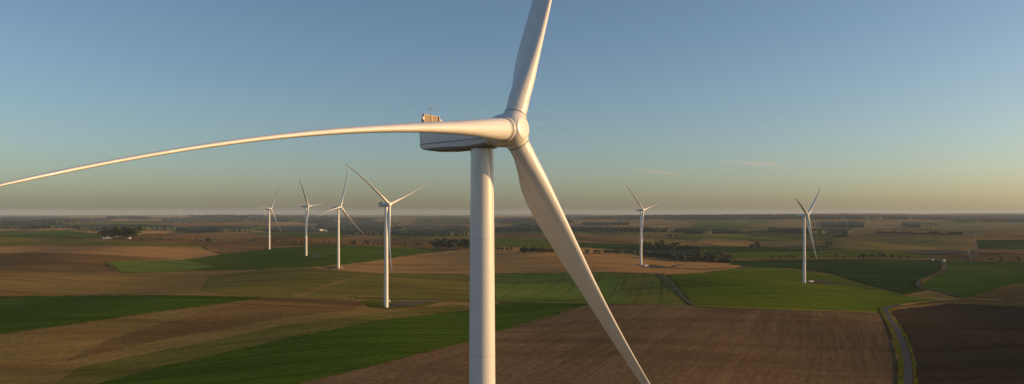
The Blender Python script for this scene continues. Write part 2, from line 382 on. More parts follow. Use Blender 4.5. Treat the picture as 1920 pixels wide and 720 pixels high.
FIELDS = [
 # middle distance, left
 ([(-220,432),(80,429),(205,431),(240,441),(180,447),(-220,446)], 'green', .1),
 ([(-220,428),(-60,427),(130,427),(145,431),(60,433),(-220,435)], 'tan2', .1),
 ([(-220,446),(0,444),(200,450),(330,456),(390,461),(310,464),(150,462),(-220,466)], 'olive', .15),
 ([(205,449),(250,441),(330,438),(480,440),(560,445),(700,447),(880,445),(880,473),(700,463),(560,459),(430,466),(390,461),(330,456)], 'brown', .12),
 ([(130,434),(250,432),(330,436),(230,441)], 'tan2', .1),
 ([(465,437),(540,436),(640,440),(660,446),(600,447),(520,443),(470,440)], 'green', .1),
 ([(700,440),(840,442),(880,443),(880,446),(760,446),(700,444)], 'bgreen', .1),
 ([(-220,464),(150,461),(300,463),(395,471),(418,480),(340,489),(200,492),(120,489),(-220,500)], 'tan2', .2),
 ([(-220,483),(60,474),(210,478),(330,486),(200,492),(232,512),(-220,517)], 'brown', .2),
 ([(380,462),(430,466),(520,462),(490,470),(430,478),(395,472)], 'brown', .6),
 ([(-220,514),(0,512),(250,511),(440,505),(660,503),(600,520),(545,557),(480,560),(300,557),(0,559),(-220,562)], 'stub', .12),
 ([(200,492),(345,488),(430,476),(520,466),(600,462),(700,462),(800,467),(870,468),(790,477),(690,492),(590,503),(450,507),(352,509),(232,513)], 'green', .25),
 ([(200,492),(262,490),(345,489),(400,500),(352,509),(232,513)], 'pgreen', .9),
 ([(395,521),(520,502),(640,504),(700,511),(880,514),(935,514),(935,566),(640,559),(480,560),(380,545)], 'olive', .35),
 ([(580,503),(690,492),(790,477),(875,468),(930,471),(1050,475),(1180,479),(1300,492),(1390,496),(1395,502),(1335,511),(1262,517),(930,516),(700,513)], 'tan2', .15),
 ([(548,557),(602,538),(688,514),(696,514),(616,539),(562,559)], 'stub', .9),
 ([(-220,562),(0,557),(300,555),(440,558),(492,560),(400,573),(270,590),(120,612),(0,629),(-220,655)], 'green', .3),
 ([(-220,655),(0,629),(120,612),(270,590),(400,573),(492,560),(640,558),(700,566),(875,566),(935,566),(935,572),(875,584),(700,604),(520,641),(300,691),(100,742),(-300,900)], 'stub', .42),
 ([(150,690),(400,640),(560,606),(720,588),(850,572),(880,575),(860,586),(700,604),(520,641),(300,691),(60,752)], 'olive', .42),
 ([(480,562),(640,560),(690,570),(660,582),(520,600),(300,640),(120,680),(200,640),(330,600)], 'brown', .42),
 # centre and right
 ([(928,514),(1100,512),(1180,513),(1212,516),(1250,545),(1298,575),(1107,571),(928,566)], 'pgreen', 1.35),
 ([(1150,513),(1245,514),(1270,540),(1298,575),(1180,572)], 'mgreen', 1.35),
 ([(-300,900),(100,742),(300,691),(520,641),(700,604),(875,584),(940,569),(1107,571),(930,624),(877,643),(700,688),(560,722),(200,840),(100,900)], 'green', .42),
 ([(1107,571),(1290,576),(1640,588),(1653,590),(1668,640),(1682,690),(1680,760),(1560,1000),(100,1000),(200,840),(560,722),(700,688),(877,643),(930,624)], 'soil', 1.15),
 ([(1672,582),(1780,569),(1830,571),(1930,577),(2120,582),(2200,1000),(1650,1000),(1706,760),(1714,690),(1700,640)], 'soil2', .3),
 ([(1795,565),(1830,556),(1870,542),(1920,533),(2120,520),(2120,582),(1930,577),(1830,571)], 'brown', .3),
 ([(1256,518),(1335,511),(1394,502),(1440,503),(1490,506),(1560,517),(1640,541),(1700,556),(1772,566),(1660,577),(1648,588),(1302,577)], 'bgreen', .1),
 ([(1365,497),(1385,488),(1480,487),(1640,486),(1762,489),(1770,499),(1764,508),(1738,520),(1722,531),(1724,541),(1735,546),(1700,553),(1640,538),(1560,513),(1490,503),(1396,500)], 'dgreen', .1),
 ([(1774,490),(1850,491),(2120,495),(2120,522),(1920,531),(1870,540),(1825,556),(1805,561),(1768,549),(1733,542),(1726,533),(1741,525),(1768,512),(1779,503)], 'green', .2),
 ([(1360,487),(1480,483),(1620,482),(1740,483),(1763,489),(1640,487),(1480,488),(1385,490)], 'brown', .1),
 ([(1740,478),(1830,476),(1960,478),(2120,480),(2120,494),(1850,491),(1764,489)], 'brown', .1),
 ([(1500,472),(1590,470),(1680,474),(1740,480),(1740,484),(1620,483),(1480,484),(1380,486),(1352,478),(1400,474)], 'bgreen', .1),
 ([(1280,462),(1400,464),(1510,468),(1570,468),(1500,473),(1400,475),(1340,476),(1280,470)], 'dgreen', .1),
 ([(1075,455),(1180,457),(1240,461),(1240,470),(1160,470),(1085,467)], 'dgreen', .1),
 ([(1060,468),(1085,465),(1160,469),(1230,472),(1330,472),(1330,482),(1230,481),(1130,478),(1060,474)], 'tan2', .1),
 ([(928,447),(1040,448),(1075,455),(1085,464),(1000,464),(928,462)], 'bgreen', .1),
 ([(928,463),(1000,465),(1060,468),(1062,474),(1000,472),(928,471)], 'tan2', .1),
 ([(1270,440),(1380,440),(1500,442),(1560,443),(1560,449),(1440,452),(1330,449),(1260,448)], 'mgreen', .1),
 ([(1320,448),(1400,451),(1425,458),(1410,463),(1350,462),(1300,456)], 'tan2', .1),
 ([(1400,458),(1480,452),(1560,455),(1562,462),(1480,463),(1420,464)], 'tan', .1),
 ([(1560,447),(1680,443),(1800,444),(1815,456),(1800,468),(1690,471),(1590,470),(1540,462)], 'far_olive', .1),
 ([(1700,471),(1800,470),(1830,474),(1790,478),(1740,478),(1690,475)], 'gravel', .1),
 ([(1830,450),(1920,449),(2120,450),(2120,466),(1920,468),(1835,468)], 'dgreen', .1),
 ([(1825,468),(1920,469),(2120,467),(2120,480),(1960,478),(1830,476)], 'soil', .1),
 ([(1080,433),(1200,436),(1290,437),(1280,443),(1180,444),(1075,440)], 'olive', .1),
 ([(1080,440),(1180,444),(1200,450),(1190,456),(1080,450)], 'brown', .1),
 ([(928,436),(1010,437),(1020,446),(928,446)], 'brown', .1),
 ([(1050,413),(1250,412),(1300,422),(1200,430),(1060,427)], 'tan', .1),
 ([(1440,414),(1540,412),(1690,417),(1700,430),(1560,436),(1430,434),(1400,428)], 'far_tan', .1),
 ([(1310,421),(1400,424),(1420,430),(1360,432),(1290,428)], 'green', .1),
 ([(1300,414),(1440,413),(1440,419),(1320,420)], 'mgreen', .1),
 ([(1730,420),(1880,417),(1960,421),(1930,434),(1800,436),(1720,430)], 'far_olive', .1),
 ([(676,411),(696,411),(698,414),(680,414)], 'pale', .1),
 ([(928,404.5),(985,404),(1000,405.5),(928,406.5)], 'pale', .1),
 ([(500,416),(560,418),(640,423),(560,427),(500,424)], 'tan', .1),
 ([(720,417),(780,417),(760,424),(720,427)], 'tan', .1),
 ([(850,421),(930,418),(960,424),(930,432),(840,432)], 'brown', .1),
 ([(230,411.5),(310,411.5),(318,414),(200,415)], 'tan2', .1),
 ([(50,421),(170,417),(300,419),(330,427),(200,428),(60,426)], 'mgreen', .1),
 ([(300,421),(380,419),(400,423),(330,428),(280,427)], 'brown', .1),
 ([(390,418),(480,415),(480,424),(400,428)], 'brown', .1),
]
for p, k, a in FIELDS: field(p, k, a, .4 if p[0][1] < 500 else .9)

def strip(pts, wpx, name, key, kind='structure', lift=None, ang=0.0):
    """ribbon on the ground along photo points; widths are metres"""
    W_ = [ground_at(*p) for p in pts]
    C_ = []
    for i in range(len(W_)-1):                   # Catmull-Rom
        p0 = W_[max(i-1, 0)]; p1 = W_[i]; p2 = W_[i+1]; p3 = W_[min(i+2, len(W_)-1)]
        for t in np.linspace(0, 1, 9)[:-1]:
            C_.append(tuple(.5*((2*p1[k])+(-p0[k]+p2[k])*t+(2*p0[k]-5*p1[k]+4*p2[k]-p3[k])*t*t+(-p0[k]+3*p1[k]-3*p2[k]+p3[k])*t**3) for k in (0, 1)))
    C_.append(W_[-1])
    return C_
def ribbon(C_, off0, off1, name, material, kind='structure', lift=None, wob=0.0):
    Lf, Rt = [], []
    rr = random.Random(3)
    for i, c in enumerate(C_):
        a = C_[max(i-1, 0)]; b = C_[min(i+1, len(C_)-1)]; d = Vector((b[0]-a[0], b[1]-a[1])); d.normalize(); n = Vector((d.y, -d.x))
        o0 = off0+rr.uniform(-wob, wob); o1 = off1+rr.uniform(-wob, wob)
        Lf.append((c[0]+n.x*o0, c[1]+n.y*o0)); Rt.append((c[0]+n.x*o1, c[1]+n.y*o1))
    if lift is None: LAY[0] += .015; lift = LAY[0]
    V = []; Fc = []
    m = len(C_)
    for i in range(m):
        for k in range(3):
            f = k/2; x = Lf[i][0]*(1-f)+Rt[i][0]*f; y = Lf[i][1]*(1-f)+Rt[i][1]*f
            V.append((x, y, float(hw(x, y))+lift*(1+math.hypot(x, y)/900)))
        if i:
            for k in range(2): Fc.append((i*3-3+k, i*3+k, i*3+k+1, i*3-2+k))
    o = link(name, mesh(name, V, Fc, True), material); o['kind'] = kind
    return o
LAY[0] = .07+.022*(1+max(l for q, d, l in PLACED if q[0][1] > 480))
def margin(pts, w, key='weeds'):
    C_ = strip(pts, 0, '', ''); ribbon(C_, -w/2, w/2, 'grass_margin', fm(key, .3), 'stuff', wob=w*.35)
for pts, w in (([(0,628),(120,612),(270,590),(400,573),(492,560.5)], 2.2), ([(300,691),(520,641),(700,604),(875,584),(1107,571.5)], 1.8), ([(560,722),(700,688),(877,643),(930,624),(1107,571.5)], 2.0),
               ([(-100,560),(0,557.5),(300,555.5),(440,558.5),(492,560)], 2.4), ([(1302,578),(1450,583),(1648,588.5)], 2.6), ([(928,514.5),(1100,512.5),(1180,513.5),(1212,516)], 2.5),
               ([(1256,518),(1335,511),(1394,502.5)], 2.5), ([(200,492),(232,512.5),(352,509),(450,507),(590,503)], 2.5), ([(1795,563),(1830,556.5),(1870,542),(1920,532.5)], 2.5), ([(1780,570),(1830,571.5),(1930,577.5)], 2.0)): margin(pts, w)
# headland tracks between the fields
ribbon(strip([(560,559),(700,565),(930,567),(1107,571.5),(1290,576),(1450,582),(1640,588)], 0, '', ''), -1.6, 1.6, 'dirt_track', fm('track', 0))
ribbon(strip([(1232,515),(1252,530),(1275,553),(1299,575)], 0, '', ''), -2.2, 2.2, 'dirt_track', fm('gravel', 0))
ribbon(strip([(1190,497),(1230,501),(1290,505),(1340,505),(1400,500)], 0, '', ''), -4, 4, 'gravel_track', fm('gravel', 0))
ribbon(strip([(1260,503),(1280,498),(1330,502)], 0, '', ''), -3, 3, 'gravel_track', fm('gravel', 0))
ribbon(strip([(1660,578),(1700,573),(1750,567),(1800,563),(1880,566)], 0, '', ''), -2.5, 2.5, 'dirt_track', fm('track', 0))
ribbon(strip([(1510,532),(1560,533),(1600,536),(1650,545),(1700,541)], 0, '', ''), -2.5, 2.5, 'gravel_track', fm('gravel', 0))
road_m = mat('asphalt', (.06,.06,.065), .95, .08); c_ = N(road_m, 'ShaderNodeTexCoord').outputs['Object']
road_m.node_tree.links.new(mix(road_m, mapr(road_m, noise(road_m, c_, .5, 4), .3, .7), (.035,.038,.043), (.065,.066,.07)), road_m.node_tree.nodes['Principled BSDF'].inputs['Base Color'])
near_road = strip([(1700,1000),(1702,800),(1703,720),(1702,690),(1698,662),(1688,635),(1675,610),(1665,594),(1660,584),(1668,578),(1690,574)], 0, '', '')
far_road = strip([(1795,557),(1765,548),(1728,541),(1722,533),(1737,523),(1765,511),(1773,503),(1768,496),(1762,490)], 0, '', '')
ribbon(near_road, -2.15, 2.15, 'road', road_m)
ribbon(far_road, -1.8, 1.8, 'road', road_m)
vm = fm('weeds', .2)
ribbon(near_road, -5.0, -2.45, 'grass_verge', vm, 'stuff', wob=.7); ribbon(near_road, 2.45, 4.1, 'grass_verge', vm, 'stuff', wob=.6)
ribbon(far_road, -3.0, -1.85, 'grass_verge', vm, 'stuff', wob=.4); ribbon(far_road, 1.85, 3.0, 'grass_verge', vm, 'stuff', wob=.4)

# ------------------------------------------------------------------ turbine
white = mat('turbine_white', (.72,.71,.69), .34, .5, 0, .25)
c_ = N(white, 'ShaderNodeTexCoord').outputs['Object']
mp = N(white, 'ShaderNodeMapping'); mp.inputs['Scale'].default_value = (1.2, 1.2, .25); white.node_tree.links.new(c_, mp.inputs['Vector'])
n1 = noise(white, mp.outputs[0], 1.1, 6, .65)
white.node_tree.links.new(mix(white, mapr(white, n1, .45, .8, 0, .35), (.74,.73,.71), (.60,.585,.56)), white.node_tree.nodes['Principled BSDF'].inputs['Base Color'])
white.node_tree.links.new(mapr(white, n1, .3, .8, .28, .45), white.node_tree.nodes['Principled BSDF'].inputs['Roughness'])
tower_m = white.copy(); tower_m.name = 'tower_paint'; tower_m.node_tree.nodes['Principled BSDF'].inputs['Coat Weight'].default_value = .5
dark = mat('seal_dark', (.06,.06,.06), .6); groove = mat('groove_grey', (.36,.36,.35), .6)
flangem = mat('flange_paint', (.60,.59,.57), .45); ringm = mat('ring_grey', (.5,.5,.49), .5); belly = mat('belly_shade_grey', (.24,.23,.21), .6); steel = mat('cooler_bronze', (.20,.145,.085), .5, .5, .1)
steel2 = mat('cooler_frame', (.45,.38,.30), .5); lamp_m = mat('lamp_glass', (.82,.78,.74), .2); red = mat('lamp_red', (.5,.06,.04), .3)
concrete = mat('concrete', (.40,.38,.35), .85)

HUBH, OVER = 95.03, 4.5       # hub height, distance from the tower axis to the hub centre
TILT, CONE = .073, .079
def rrect(x, zb, zt, hw_, r, n=6, tf=1.0):
    """ring in the y-z plane: rounded rectangle; tf narrows the bottom"""
    r = min(r, hw_*.98, (zt-zb)*.49); out = []
    for cy_, cz_, a0 in ((hw_-r, zt-r, 0), (-(hw_-r), zt-r, 90), (-(hw_-r), zb+r, 180), (hw_-r, zb+r, 270)):
        for k in range(n+1):
            a = R(a0+90*k/n); yy = cy_+r*math.cos(a); zz = cz_+r*math.sin(a)
            yy *= 1-(1-tf)*max(0, min(1, (zt-zz)/(zt-zb)))
            out.append((x, yy, zz))
    return out
def blade_mesh():
    T = [(0,2.7,1.0,0,.5),(.02,2.75,1.0,0,.5),(.04,2.8,.95,16,.48),(.07,3.3,.74,15,.42),(.105,4.0,.52,14,.355),(.15,4.25,.41,12.5,.325),(.2,4.15,.35,11,.315),
         (.3,3.65,.29,8.5,.31),(.4,3.0,.26,6,.30),(.5,2.5,.24,4.2,.30),(.6,2.1,.225,2.8,.30),(.7,1.75,.215,1.6,.30),(.8,1.42,.21,.8,.30),(.9,1.18,.22,.2,.31),(.95,.98,.21,0,.32),(.98,.74,.18,0,.36),(.995,.34,.15,0,.42),(1,.06,.2,0,.5)]
    T = np.array(T); rings = []
    S_ = np.concatenate([np.linspace(0, .3, 30), np.linspace(.3, .94, 46)[1:], np.linspace(.94, 1, 12)[1:]])
    def sm(x, col):
        # smooth monotone-ish interpolation
        return sum(np.interp(x+d, T[:, 0], T[:, col]) for d in (-.012, 0, .012))/3 if .03 < x < .95 else np.interp(x, T[:, 0], T[:, col])
    n = 20
    for s in S_:
        c, t, tw, ax = sm(s, 1), sm(s, 2), R(sm(s, 3)), sm(s, 4)
        circ = np.clip((t-.45)/.5, 0, 1); circ = circ*circ*(3-2*circ)
        ring = []
        for j in range(2*n):
            th = 2*math.pi*j/(2*n)
            cx = .5*c*math.cos(th); cyy = .5*c*t*math.sin(th)
            xc = .5*(1+math.cos(th))                # 1 = trailing edge
            yt = 5*t*(.2969*math.sqrt(xc)-.126*xc-.3516*xc**2+.2843*xc**3-.1036*xc**4)*c
            yt = yt*(1 if math.sin(th) >= 0 else -1) + .02*c*math.sin(math.pi*xc)
            X = c*xc-ax*c; Y = yt
            Xc = cx+.5*c-ax*c if circ < 1 else cx
            X = Xc*circ+X*(1-circ); Y = cyy*circ+Y*(1-circ)
            X = -X                                   # leading edge towards +x
            xr = X*math.cos(tw)+Y*math.sin(tw); yr = -X*math.sin(tw)+Y*math.cos(tw)
            ring.append((xr, yr-4.3*s**2.8, 62*s))
        rings.append(ring)
    b = MB(); b.loft([[(p[0], p[1], p[2]+1.75*(1-p[2]/62)) for p in r] for r in rings])
    me = mesh('blade', b.V, b.F, True)
    try: me.set_sharp_from_angle(angle=R(60))
    except Exception: pass
    return me
blade_me = blade_mesh()
def blade_matrix(theta):
    return Matrix.Translation((OVER, 0, HUBH)) @ Matrix.Rotation(-TILT, 4, 'Y') @ Matrix.Rotation(math.pi/2-theta, 4, 'X') @ Matrix.Rotation(CONE, 4, 'Y')

def make_turbine(theta0, label):
    t = empty('wind_turbine', (0, 0, 0)); tag(t, label, 'wind turbine', 'wind turbines standing in the fields')
    b = MB(); prof = []
    rb, rt, ht = 2.1, 1.5, 92.95
    for z, r in ((0, rb), (24, 1.98), (24.0, 2.02), (24.16, 2.02), (24.16, 1.978), (48, 1.83), (48, 1.86), (48.16, 1.86), (48.16, 1.828), (66, 1.70), (66, 1.722), (66.1, 1.722), (66.1, 1.70), (81, 1.585), (81, 1.60), (81.08, 1.60), (81.08, 1.585), (ht, rt)):
        prof.append((z, r))
    b.lathe(prof, 72)
    for q_ in range(len(prof)-1):
        if abs(prof[q_+1][0]-prof[q_][0]) < .2 and prof[q_][0] > 1 and prof[q_+1][0] < 92:
            for j in range(72): b.M[q_*72+j] = 1
    tw = b.build('tower', [tower_m, flangem], t, True, 30)
    b = MB(); b.lathe([(-1.5, 4.2), (.35, 4.2), (.5, 3.9), (.52, 2.3)], 40); b.build('foundation', concrete, t, True, 30)
    b = MB(); b.box((-.5, -2.16, .9), (.5, -1.9, 3.1)); b.box((-.65, -3.2, .6), (.65, -2.05, .75), 1); b.box((-.65, -3.9, .3), (.65, -3.2, .42), 1)
    b.build('door', [groove, concrete], tw)
    # yaw collar
    b = MB(); b.lathe([(92.75, 1.53), (92.8, 1.62), (93.3, 1.62)], 48); b.build('yaw_collar', belly, t, True, 30)
    # nacelle, tilted like the shaft
    M = Matrix.Translation((OVER, 0, HUBH)) @ Matrix.Rotation(-TILT*.35, 4, 'Y')
    b = MB()
    secs = [(-13.75, -1.2, 1.15, 1.6, .25), (-13.65, -1.5, 1.3, 1.72, .3), (-13.2, -1.72, 1.36, 1.8, .3), (-9.5, -1.92, 1.42, 1.85, .3), (-6, -1.95, 1.46, 1.88, .3), (-3.6, -1.92, 1.5, 1.85, .4), (-2.7, -1.8, 1.5, 1.72, .6), (-2.35, -1.6, 1.45, 1.55, .8)]
    b.loft([rrect(x, zb, zt, w_, r_, 6, .93) for x, zb, zt, w_, r_ in secs], 0)
    # seam line round the shell and belly pan
    for s in (-1, 1):
        for (xa, za, ya), (xb, zb, yb) in (((-13.5, -1.02, 1.70), (-9.5, -1.02, 1.795)), ((-9.5, -1.02, 1.795), (-3.4, -1.02, 1.80))):
            V = [(xa, s*ya, za), (xb, s*yb, zb), (xb, s*yb, zb+.07), (xa, s*ya, za+.07), (xa, s*(ya-.1), za), (xb, s*(yb-.1), zb), (xb, s*(yb-.1), zb+.07), (xa, s*(ya-.1), za+.07)]
            b.add([(p[0], p[1]+s*.012, p[2]) for p in V], [(0,1,2,3), (7,6,5,4), (0,4,5,1), (3,2,6,7), (1,5,6,2), (0,3,7,4)], 1)
    b.V = [tuple(M @ Vector(v)) for v in b.V]
    nac = b.build('nacelle', [white, dark], t, True, 28)
    b = MB(); b.loft([rrect(x, zb-.16, zb+.42, w_, .2, 4) for x, zb, w_ in ((-13.3, -1.5, 1.5), (-12.6, -1.68, 1.66), (-9.5, -1.88, 1.74), (-3.4, -1.88, 1.72), (-2.9, -1.75, 1.55))]); b.V = [tuple(M @ Vector(v)) for v in b.V]
    b.build('belly_pan', belly, nac, True, 30)  # dark grey carries the nacelle's underside shade in the pan's colour
    # cooler across the rear of the roof
    b = MB(); X0 = -12.95
    for s in (-1, 1):
        y0, y1 = (.10, 1.6) if s > 0 else (-1.6, -.10)
        b.box((X0-.05, y0, 1.35), (X0+.05, y1, 3.0), 0)
        for k in range(16): b.box((X0+.05, y0, 1.45+k*.1), (X0+.09, y1, 1.48+k*.1), 0)
        b.box((X0-.15, s*1.62-.06, 1.3), (X0+.2, s*1.62+.06, 3.1), 1)
        b.tube((X0-.7, s*1.5, 1.3), (X0-.1, s*1.5, 2.9), .05, m=1)
    b.box((X0-.15, -.1, 1.3), (X0+.16, .1, 3.08), 1)
    b.box((X0-.12, -1.7, 3.02), (X0+.1, 1.7, 3.1), 1); b.box((X0-.2, -1.7, 1.3), (X0+.2, 1.7, 1.42), 1)
    b.V = [tuple(M @ Vector(v)) for v in b.V]; b.build('cooler', [steel, steel2], nac)
    for s in (-1, 1):
        b = MB(); b.box((X0-.05, s*1.8-.13, 2.2), (X0+.2, s*1.8+.13, 2.3), 1)
        b.lathe([(2.3, .17), (2.36, .19), (2.66, .19), (2.73, .1)], 16, mat=Matrix.Translation((X0+.08, s*1.87, 0)))
        b.V = [tuple(M @ Vector(v)) for v in b.V]; b.build('warning_light', [lamp_m, groove], nac, True)
    b = MB(); b.tube((X0, 0, 3.05), (X0, 0, 4.0), .03); b.tube((X0, -.3, 3.98), (X0, .32, 3.98), .025)
    b.lathe([(3.95, .02), (4.0, .11), (4.1, .11), (4.14, .02)], 10, mat=Matrix.Translation((X0, -.3, 0))); b.lathe([(3.98, .07), (4.1, .07)], 10, mat=Matrix.Translation((X0, 0, 0)))
    b.box((X0-.14, .28, 3.95), (X0+.12, .32, 4.12))
    b.V = [tuple(M @ Vector(v)) for v in b.V]; b.build('wind_sensor', groove, nac)
    # hub
    H_ = Matrix.Translation((OVER, 0, HUBH)) @ Matrix.Rotation(-TILT, 4, 'Y')
    b = MB(); b.lathe([(-2.5, 1.62), (-2.45, 1.85), (-2.0, 2.02), (-1.4, 2.12), (-.6, 2.17), (.2, 2.15), (.9, 2.03), (1.35, 1.85), (1.65, 1.6), (1.8, 1.4), (1.88, 1.15), (1.92, .8), (1.94, .4), (1.94, .02)], 64, axis='x', mat=H_)
    hub = b.build('hub', white, t, True, 60)
    for xx, ra, dr in ((1.80, 1.42, .018), (1.925, .62, .015)):
        b = MB(); b.lathe([(xx, ra-dr), (xx+.015, ra-dr), (xx+.015, ra+dr), (xx-.02, ra+dr)], 48, axis='x', cap=False, mat=H_)
        b.build('nose_ring', ringm, hub, True)
    for k in range(3):
        Bm = blade_matrix(theta0+k*2*math.pi/3)
        o = bpy.data.objects.new('blade', blade_me); COL.objects.link(o); o.parent = t
        if k == 0: blade_me.materials.append(white)
        o.matrix_local = Bm; o.rotation_mode = 'XYZ'
        if k == 0:
            rb_ = MB(); rb_.lathe([(1.2, 1.54), (1.9, 1.54), (1.98, 1.51), (2.0, 1.40)], 48, cap=False); rb_.lathe([(2.0, 1.38), (2.02, 1.47), (2.1, 1.47), (2.12, 1.38)], 48, 1, cap=False)
            rb_.lathe([(2.2, 1.38), (2.22, 1.43), (2.36, 1.43), (2.38, 1.38)], 48, 0, cap=False)
            rme = mesh('root_collar', rb_.V, rb_.F, True, rb_.M)
            try: rme.set_sharp_from_angle(angle=R(35))
            except Exception: pass
            rme.materials.append(white); rme.materials.append(groove)
        c = bpy.data.objects.new('root_collar', rme); COL.objects.link(c); c.parent = o
    return t
def set_blades(t, theta0):
    k = 0
    for ch in t.children:
        if ch.name.startswith('blade'):
            ch.matrix_local = blade_matrix(theta0+k*2*math.pi/3); k += 1
def place(t, hx, hy, phi, base=None):
    """put the turbine's hub over hx, hy"""
    x = hx-math.cos(phi)*OVER; y = hy+math.sin(phi)*OVER
    t.location = (x, y, float(hw(x, y)) if base is None else base); t.rotation_euler = (0, 0, -phi)

main = make_turbine(-.095, 'large white wind turbine close up in the centre, blades cut off by the frame')
place(main, -.10, 90.67, .569, 0.0)
TS = [(505,1653,12,5,'smallest white turbine of the left line, farthest away, standing on brown stubble'),
      (574,1354,11,56,'second white turbine from left, in the dark green field, blade pointing steeply up'),
      (634.5,1088,28,-12,'white turbine third from left, one blade nearly upright and one pointing down right'),
      (724,653,40.8,38,'tallest white turbine of the left line, beside the dark gravel pad, curved blade up left'),
      (1202,1212,50,45,'white turbine on the tan field right of the big one, in front of the wood'),
      (1508,987,41,25,'white turbine on the green hill at right, two blades making a V above the nacelle')]
turb = []
for px, d, ph, th, lab in TS:
    t = copy_tree(main); t['label'] = lab; ph = R(ph)
    x = (px-CX)/F*d; z = float(hw(x, d))
    t.location = (x, d, z-.2); t.rotation_euler = (0, 0, -ph); set_blades(t, R(th)); turb.append(t)
FAR = [(240,15500,'first'),(253,17000,'second'),(265,17500,'third'),(312,13000,'fourth'),(336,11000,'fifth'),(367,13500,'sixth'),(447,10500,'seventh'),(497,9500,'eighth')]
for i, (px, d, o_) in enumerate(FAR):
    t = copy_tree(main); t['label'] = o_+' from the left of the tiny pale turbines on the horizon'; t['group'] = 'tiny turbines on the horizon'
    x = (px-CX)/F*d; t.location = (x, d, float(hw(x, d))); t.rotation_euler = (0, 0, -R(30+i*7)); set_blades(t, R(20+i*37))
# text-like service marking on the lower blade of the main turbine
low = [c for c in main.children if c.name.startswith('blade')][2]
from mathutils.bvhtree import BVHTree
bvh = BVHTree.FromPolygons([v.co for v in blade_me.vertices], [tuple(p.vertices) for p in blade_me.polygons])
Mw = Matrix.Translation(main.location) @ Matrix.Rotation(-.569, 4, 'Z') @ low.matrix_local; Mi = Mw.inverted()
lt = MB(); o_ = Mi @ Vector((0, 0, ZC))
for k in range(10):
    px, py = 962+k*1.25, 289+k*2.35
    hit, nrm, ix, ds = bvh.ray_cast(o_, ((Mi @ Vector(((px-CX)/F*90, 90, ZC+(HY-py)/F*90)))-o_).normalized())
    if hit is None: continue
    up = Vector((0, 0, 1)); sd = nrm.cross(up).normalized(); up = sd.cross(nrm).normalized()
    Q = Matrix((sd, up, nrm)).transposed().to_4x4(); Q.translation = hit
    lt.box((-.05-.03*(k % 2), -.055, -.01), (.05, .0, .006), 0, Q); lt.box((-.05, .0, -.01), (-.02, .045, .006), 0, Q)
lt.build('lettering', mat('marking_ink', (.16,.15,.14), .6), low)

# pads, boxes and rough grass at the turbine feet
def quad_pad(poly, key, name='gravel_pad'): field(poly, key, .2, .15, name, 5)
quad_pad([(672,566),(700,562),(760,563),(800,561),(835,565),(800,575),(730,582),(690,577)], 'weeds', 'rough_grass')
quad_pad([(716,578),(733,572),(760,565),(826,563),(815,567),(770,575),(745,577)], 'gravel')
quad_pad([(600,502),(628,499),(640,504),(620,506)], 'gravel'); quad_pad([(575,480),(605,478),(612,481),(590,484)], 'gravel')
quad_pad([(1200,498),(1225,497),(1260,503),(1230,505),(1204,502)], 'gravel'); quad_pad([(1500,527),(1530,527),(1575,531),(1560,536),(1512,531)], 'gravel')
boxm = mat('kiosk_cream', (.68,.64,.56), .7)
def kiosk(px, py, w, dp, hh, lab, roofc=None):
    x, y = ground_at(px, py); t = empty('transformer_kiosk', (x, y, float(hw(x, y))+.2), R(20)); tag(t, lab, 'transformer kiosk', 'kiosks at the turbine feet')
    b = MB(); b.box((-w/2, -dp/2, -.6), (w/2, dp/2, hh)); b.build('housing', boxm, t)
    b = MB(); b.loft([[(-w/2-.2, -dp/2-.2, hh+.003), (w/2+.2, -dp/2-.2, hh+.003), (w/2+.2, dp/2+.2, hh+.003), (-w/2-.2, dp/2+.2, hh+.003)], [(-w/2+.2, -.2, hh+.5), (w/2-.2, -.2, hh+.5), (w/2-.2, .2, hh+.5), (-w/2+.2, .2, hh+.5)]]); b.build('roof', groove, t)
    b = MB(); b.box((-w*.2, -dp/2-.05, 0), (w*.2, -dp/2-.003, hh*.8)); b.build('door', groove, t)
kiosk(729.5, 568, 2.2, 2, 2.6, 'small cream kiosk right of the tallest left line turbine')
kiosk(641, 504, 3, 2, 2.2, 'cream kiosk right of the third turbine from left')
kiosk(1190, 497.5, 4, 3, 2, 'low cream kiosk left of the turbine by the wood')
kiosk(1211, 500.5, 7, 4, 3.2, 'wide cream kiosk right of the turbine by the wood')
kiosk(1520, 530, 7, 4, 2.6, 'cream kiosk at the foot of the turbine on the green hill')

